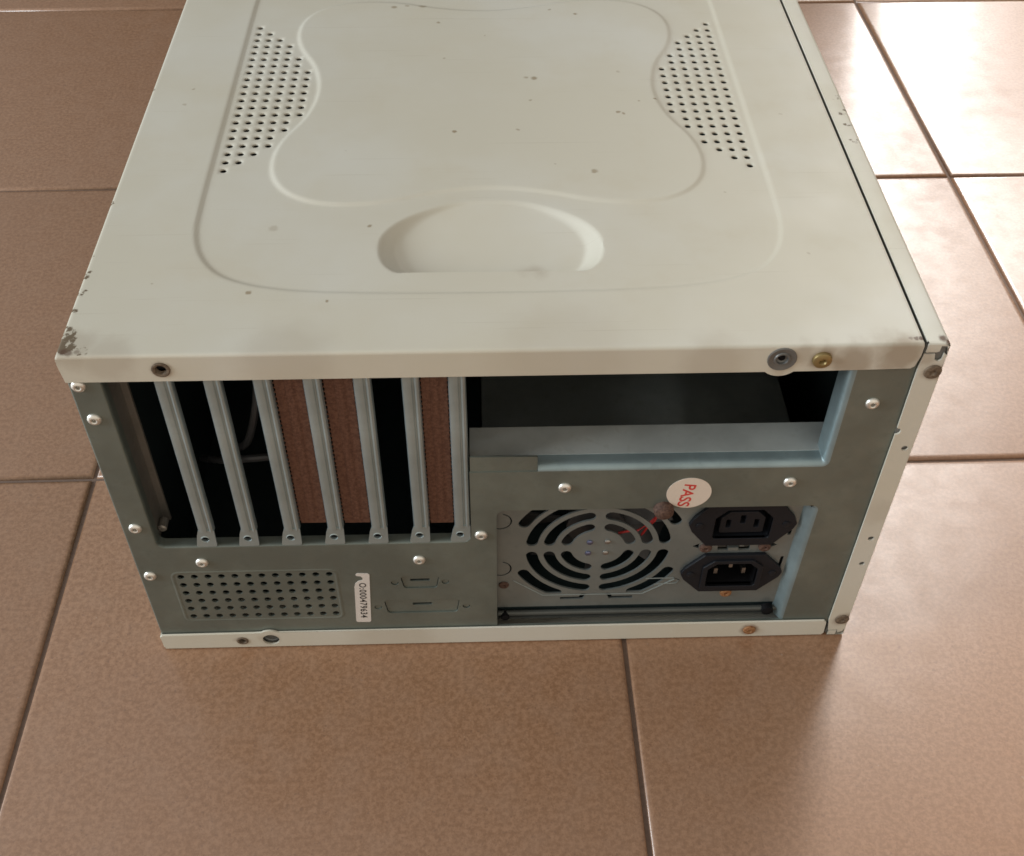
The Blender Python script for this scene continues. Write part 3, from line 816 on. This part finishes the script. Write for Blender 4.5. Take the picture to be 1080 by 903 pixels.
# mains inlet (bottom): flange, deep cavity, three pins
ix, iz = 289.6, 48.6
mb = MB()
cav = rounded([(ix-12.4, iz-9.0), (ix+12.4, iz-9.0), (ix+12.4, iz+4.6), (ix+8.2, iz+8.8), (ix-8.2, iz+8.8), (ix-12.4, iz+4.6)], 1.4, 4)
mb.plate([hexplate(ix, iz, 25.4, 14.6, 14.8), cav], F-2.0, 2.0, 'black', edge=.3)
rim = rounded([(ix-15, iz-11.6), (ix+15, iz-11.6), (ix+15, iz+6), (ix+9.6, iz+11.2), (ix-9.6, iz+11.2), (ix-15, iz+6)], 1.6, 4)
mb.plate([rim, cav], F-3.0, 1.2, 'black', edge=.3)
mb.sweep(cav, [(0, F-2.6), (0, F+15)], 'blackhole', True)
mb.plate([cav], F+15, .6, 'blackhole')
mb.lathe((ix-20.4, F-2.0, iz), [(2.0, -.2), (1.9, .4), (1.0, .7)], 'black', 14); mb.lathe((ix+20.4, F-2.0, iz), [(2.0, -.2), (1.9, .4), (1.0, .7)], 'black', 14)
inlet = mb.build('power_inlet', psu)
for (dx, dz) in ((-7.0, -2.2), (0, 2.6), (7.0, -2.2)):
    q = MB(); q.box(ix+dx-.9, ix+dx+.9, F+1.5, F+15, iz+dz-2, iz+dz+2, 'cream_pin'); q.build('contact_pin', psu)
# sliding voltage switch between them
mb = MB(); mb.box(279.5, 297.3, F+2.4, F+3.2, 64.2, 71.0, 'inner'); mb.box(285.6, 290.6, F-.6, F+2.4, 65.4, 67.6, 'psu_steel'); mb.box(291.2, 293.4, F+.2, F+2.4, 67.4, 69.8, 'psu_steel')
mb.build('voltage_switch', psu)
screw('screw', (274.6, F, 67.6), 3.1, 1.5, 'rust', psu, slot=False, label='rusty screw left of the switch')
screw('screw', (303.4, F, 67.6), 3.1, 1.5, 'rust', psu, slot=False, label='rusty screw right of the switch')
screw('screw', (289.5, F, 30.6), 3.0, 1.4, 'orange_rust', psu, slot=False, label='orange rusted screw under the power inlet')
screw('screw', (176.4, F, 40.6), 2.6, .9, 'rust', psu, slot=False, label='dull red rusted screw at the left of the fan')
screw('thumb_screw', (249.6, 1.5, 104.2), 4.7, 4.6, 'rust', case, slot=False, label='big rusty screw at the top of the power supply opening', recess=0)

# ------------------------------------------------------------------ stickers
mb = MB()
mb.plate([circ(260.2, 114.6, 10.2, 48)], 1.28, .2, 'paper')
st = mb.build('round_sticker', case); st['label'] = 'round off white sticker printed PASS in red'
text_obj('printed_word', 'PASS', 7.6, 'red_ink', (259.0, 113.2), 1.24, st, -98.0, .97, .13)
mb = MB()
torn = [(101.2, 20.2), (101.8, 19.3), (108.0, 19.1), (108.7, 19.9), (111.0, 58.6), (110.2, 59.6), (105.0, 59.9), (104.3, 58.8), (104.6, 57.8), (106.6, 57.4), (107.5, 56.2), (107.2, 54.4), (105.0, 53.6), (103.6, 51.8), (102.9, 49.0)]
mb.plate([torn], 1.28, .2, 'label')
sl = mb.build('serial_label', case); sl['label'] = 'torn white paper label with a printed number'
text_obj('printed_number', 'O:000479634', 4.7, 'ink', (106.1, 37.6), 1.24, sl, -93.2, 1.14, .08)

# ------------------------------------------------------------------ camera
cam = bpy.data.cameras.new('camera'); co_ = bpy.data.objects.new('camera', cam); col.objects.link(co_)
cam.sensor_width = 36.0; cam.sensor_fit = 'HORIZONTAL'
cam.lens = 1208.729*36/1080
cam.clip_start = .01; cam.clip_end = 100
co_.rotation_mode = 'XYZ'
co_.rotation_euler = (0.77246, -0.00599, -0.02989)
co_.location = (0.16741, -0.33759, 0.50692)
sc.camera = co_

# ------------------------------------------------------------------ light
w = bpy.data.worlds.new('World'); sc.world = w; w.use_nodes = True
nt = w.node_tree; bg = nt.nodes['Background']
tc = nd(nt, 'ShaderNodeTexCoord'); sx = nd(nt, 'ShaderNodeSeparateXYZ'); nt.links.new(tc.outputs['Generated'], sx.inputs[0])
up = maprange(nt, sx.outputs['Z'], .36, .85)
wc = mixc(nt, up, (.04, .033, .026), (.37, .36, .335))
frontness = maprange(nt, sx.outputs['Y'], .2, -.7)
wc = mixc(nt, frontness, wc, (.93, .82, .69))
# pale wall and ceiling lit by the window on the left
dp = nd(nt, 'ShaderNodeVectorMath', operation='DOT_PRODUCT'); nt.links.new(tc.outputs['Generated'], dp.inputs[0])
dp.inputs[1].default_value = Vector((-.82, .12, .52)).normalized()
glow = maprange(nt, dp.outputs['Value'], .45, .98)
wc = mixc(nt, glow, wc, (.75, .78, .80))
nt.links.new(wc, bg.inputs['Color']); bg.inputs['Strength'].default_value = .9

def area(name, loc, target, sx_, sy_, power, color, spread=180):
    l = bpy.data.lights.new(name, 'AREA'); l.shape = 'RECTANGLE'; l.size = sx_; l.size_y = sy_
    l.energy = power; l.color = color; l.spread = math.radians(spread)
    o = bpy.data.objects.new(name, l); col.objects.link(o); o.location = loc
    o.rotation_euler = (Vector(target)-Vector(loc)).to_track_quat('-Z', 'Y').to_euler()
    return o
def polar(az, el, d, o=(.5, .5, 0)):
    a, e = math.radians(az), math.radians(el)
    return (o[0]+d*math.cos(e)*math.sin(a), o[1]+d*math.cos(e)*math.cos(a), o[2]+d*math.sin(e))
# bright doorway behind on the right, seen as glare on the tiles
area('doorway_light', (.925, 1.44, .62), (1.0, -.10, 0), .15, .80, 3.5, (1.0, .955, .92), 54)
area('upper_window_light', polar(30, 46, 1.7, (.45, .05, 0)), (.88, -.32, 0), .75, 1.4, 7.0, (1.0, .945, .885), 48)
# daylight from a window on the left
area('window_light', (-2.1, -.30, .95), (.15, .1, .1), 1.0, .9, 54, (.87, .95, 1.0))

sc.view_settings.view_transform = 'Standard'; sc.view_settings.look = 'None'
sc.cycles.filter_width = 1.6
sc.view_settings.exposure = 0; sc.view_settings.gamma = 1
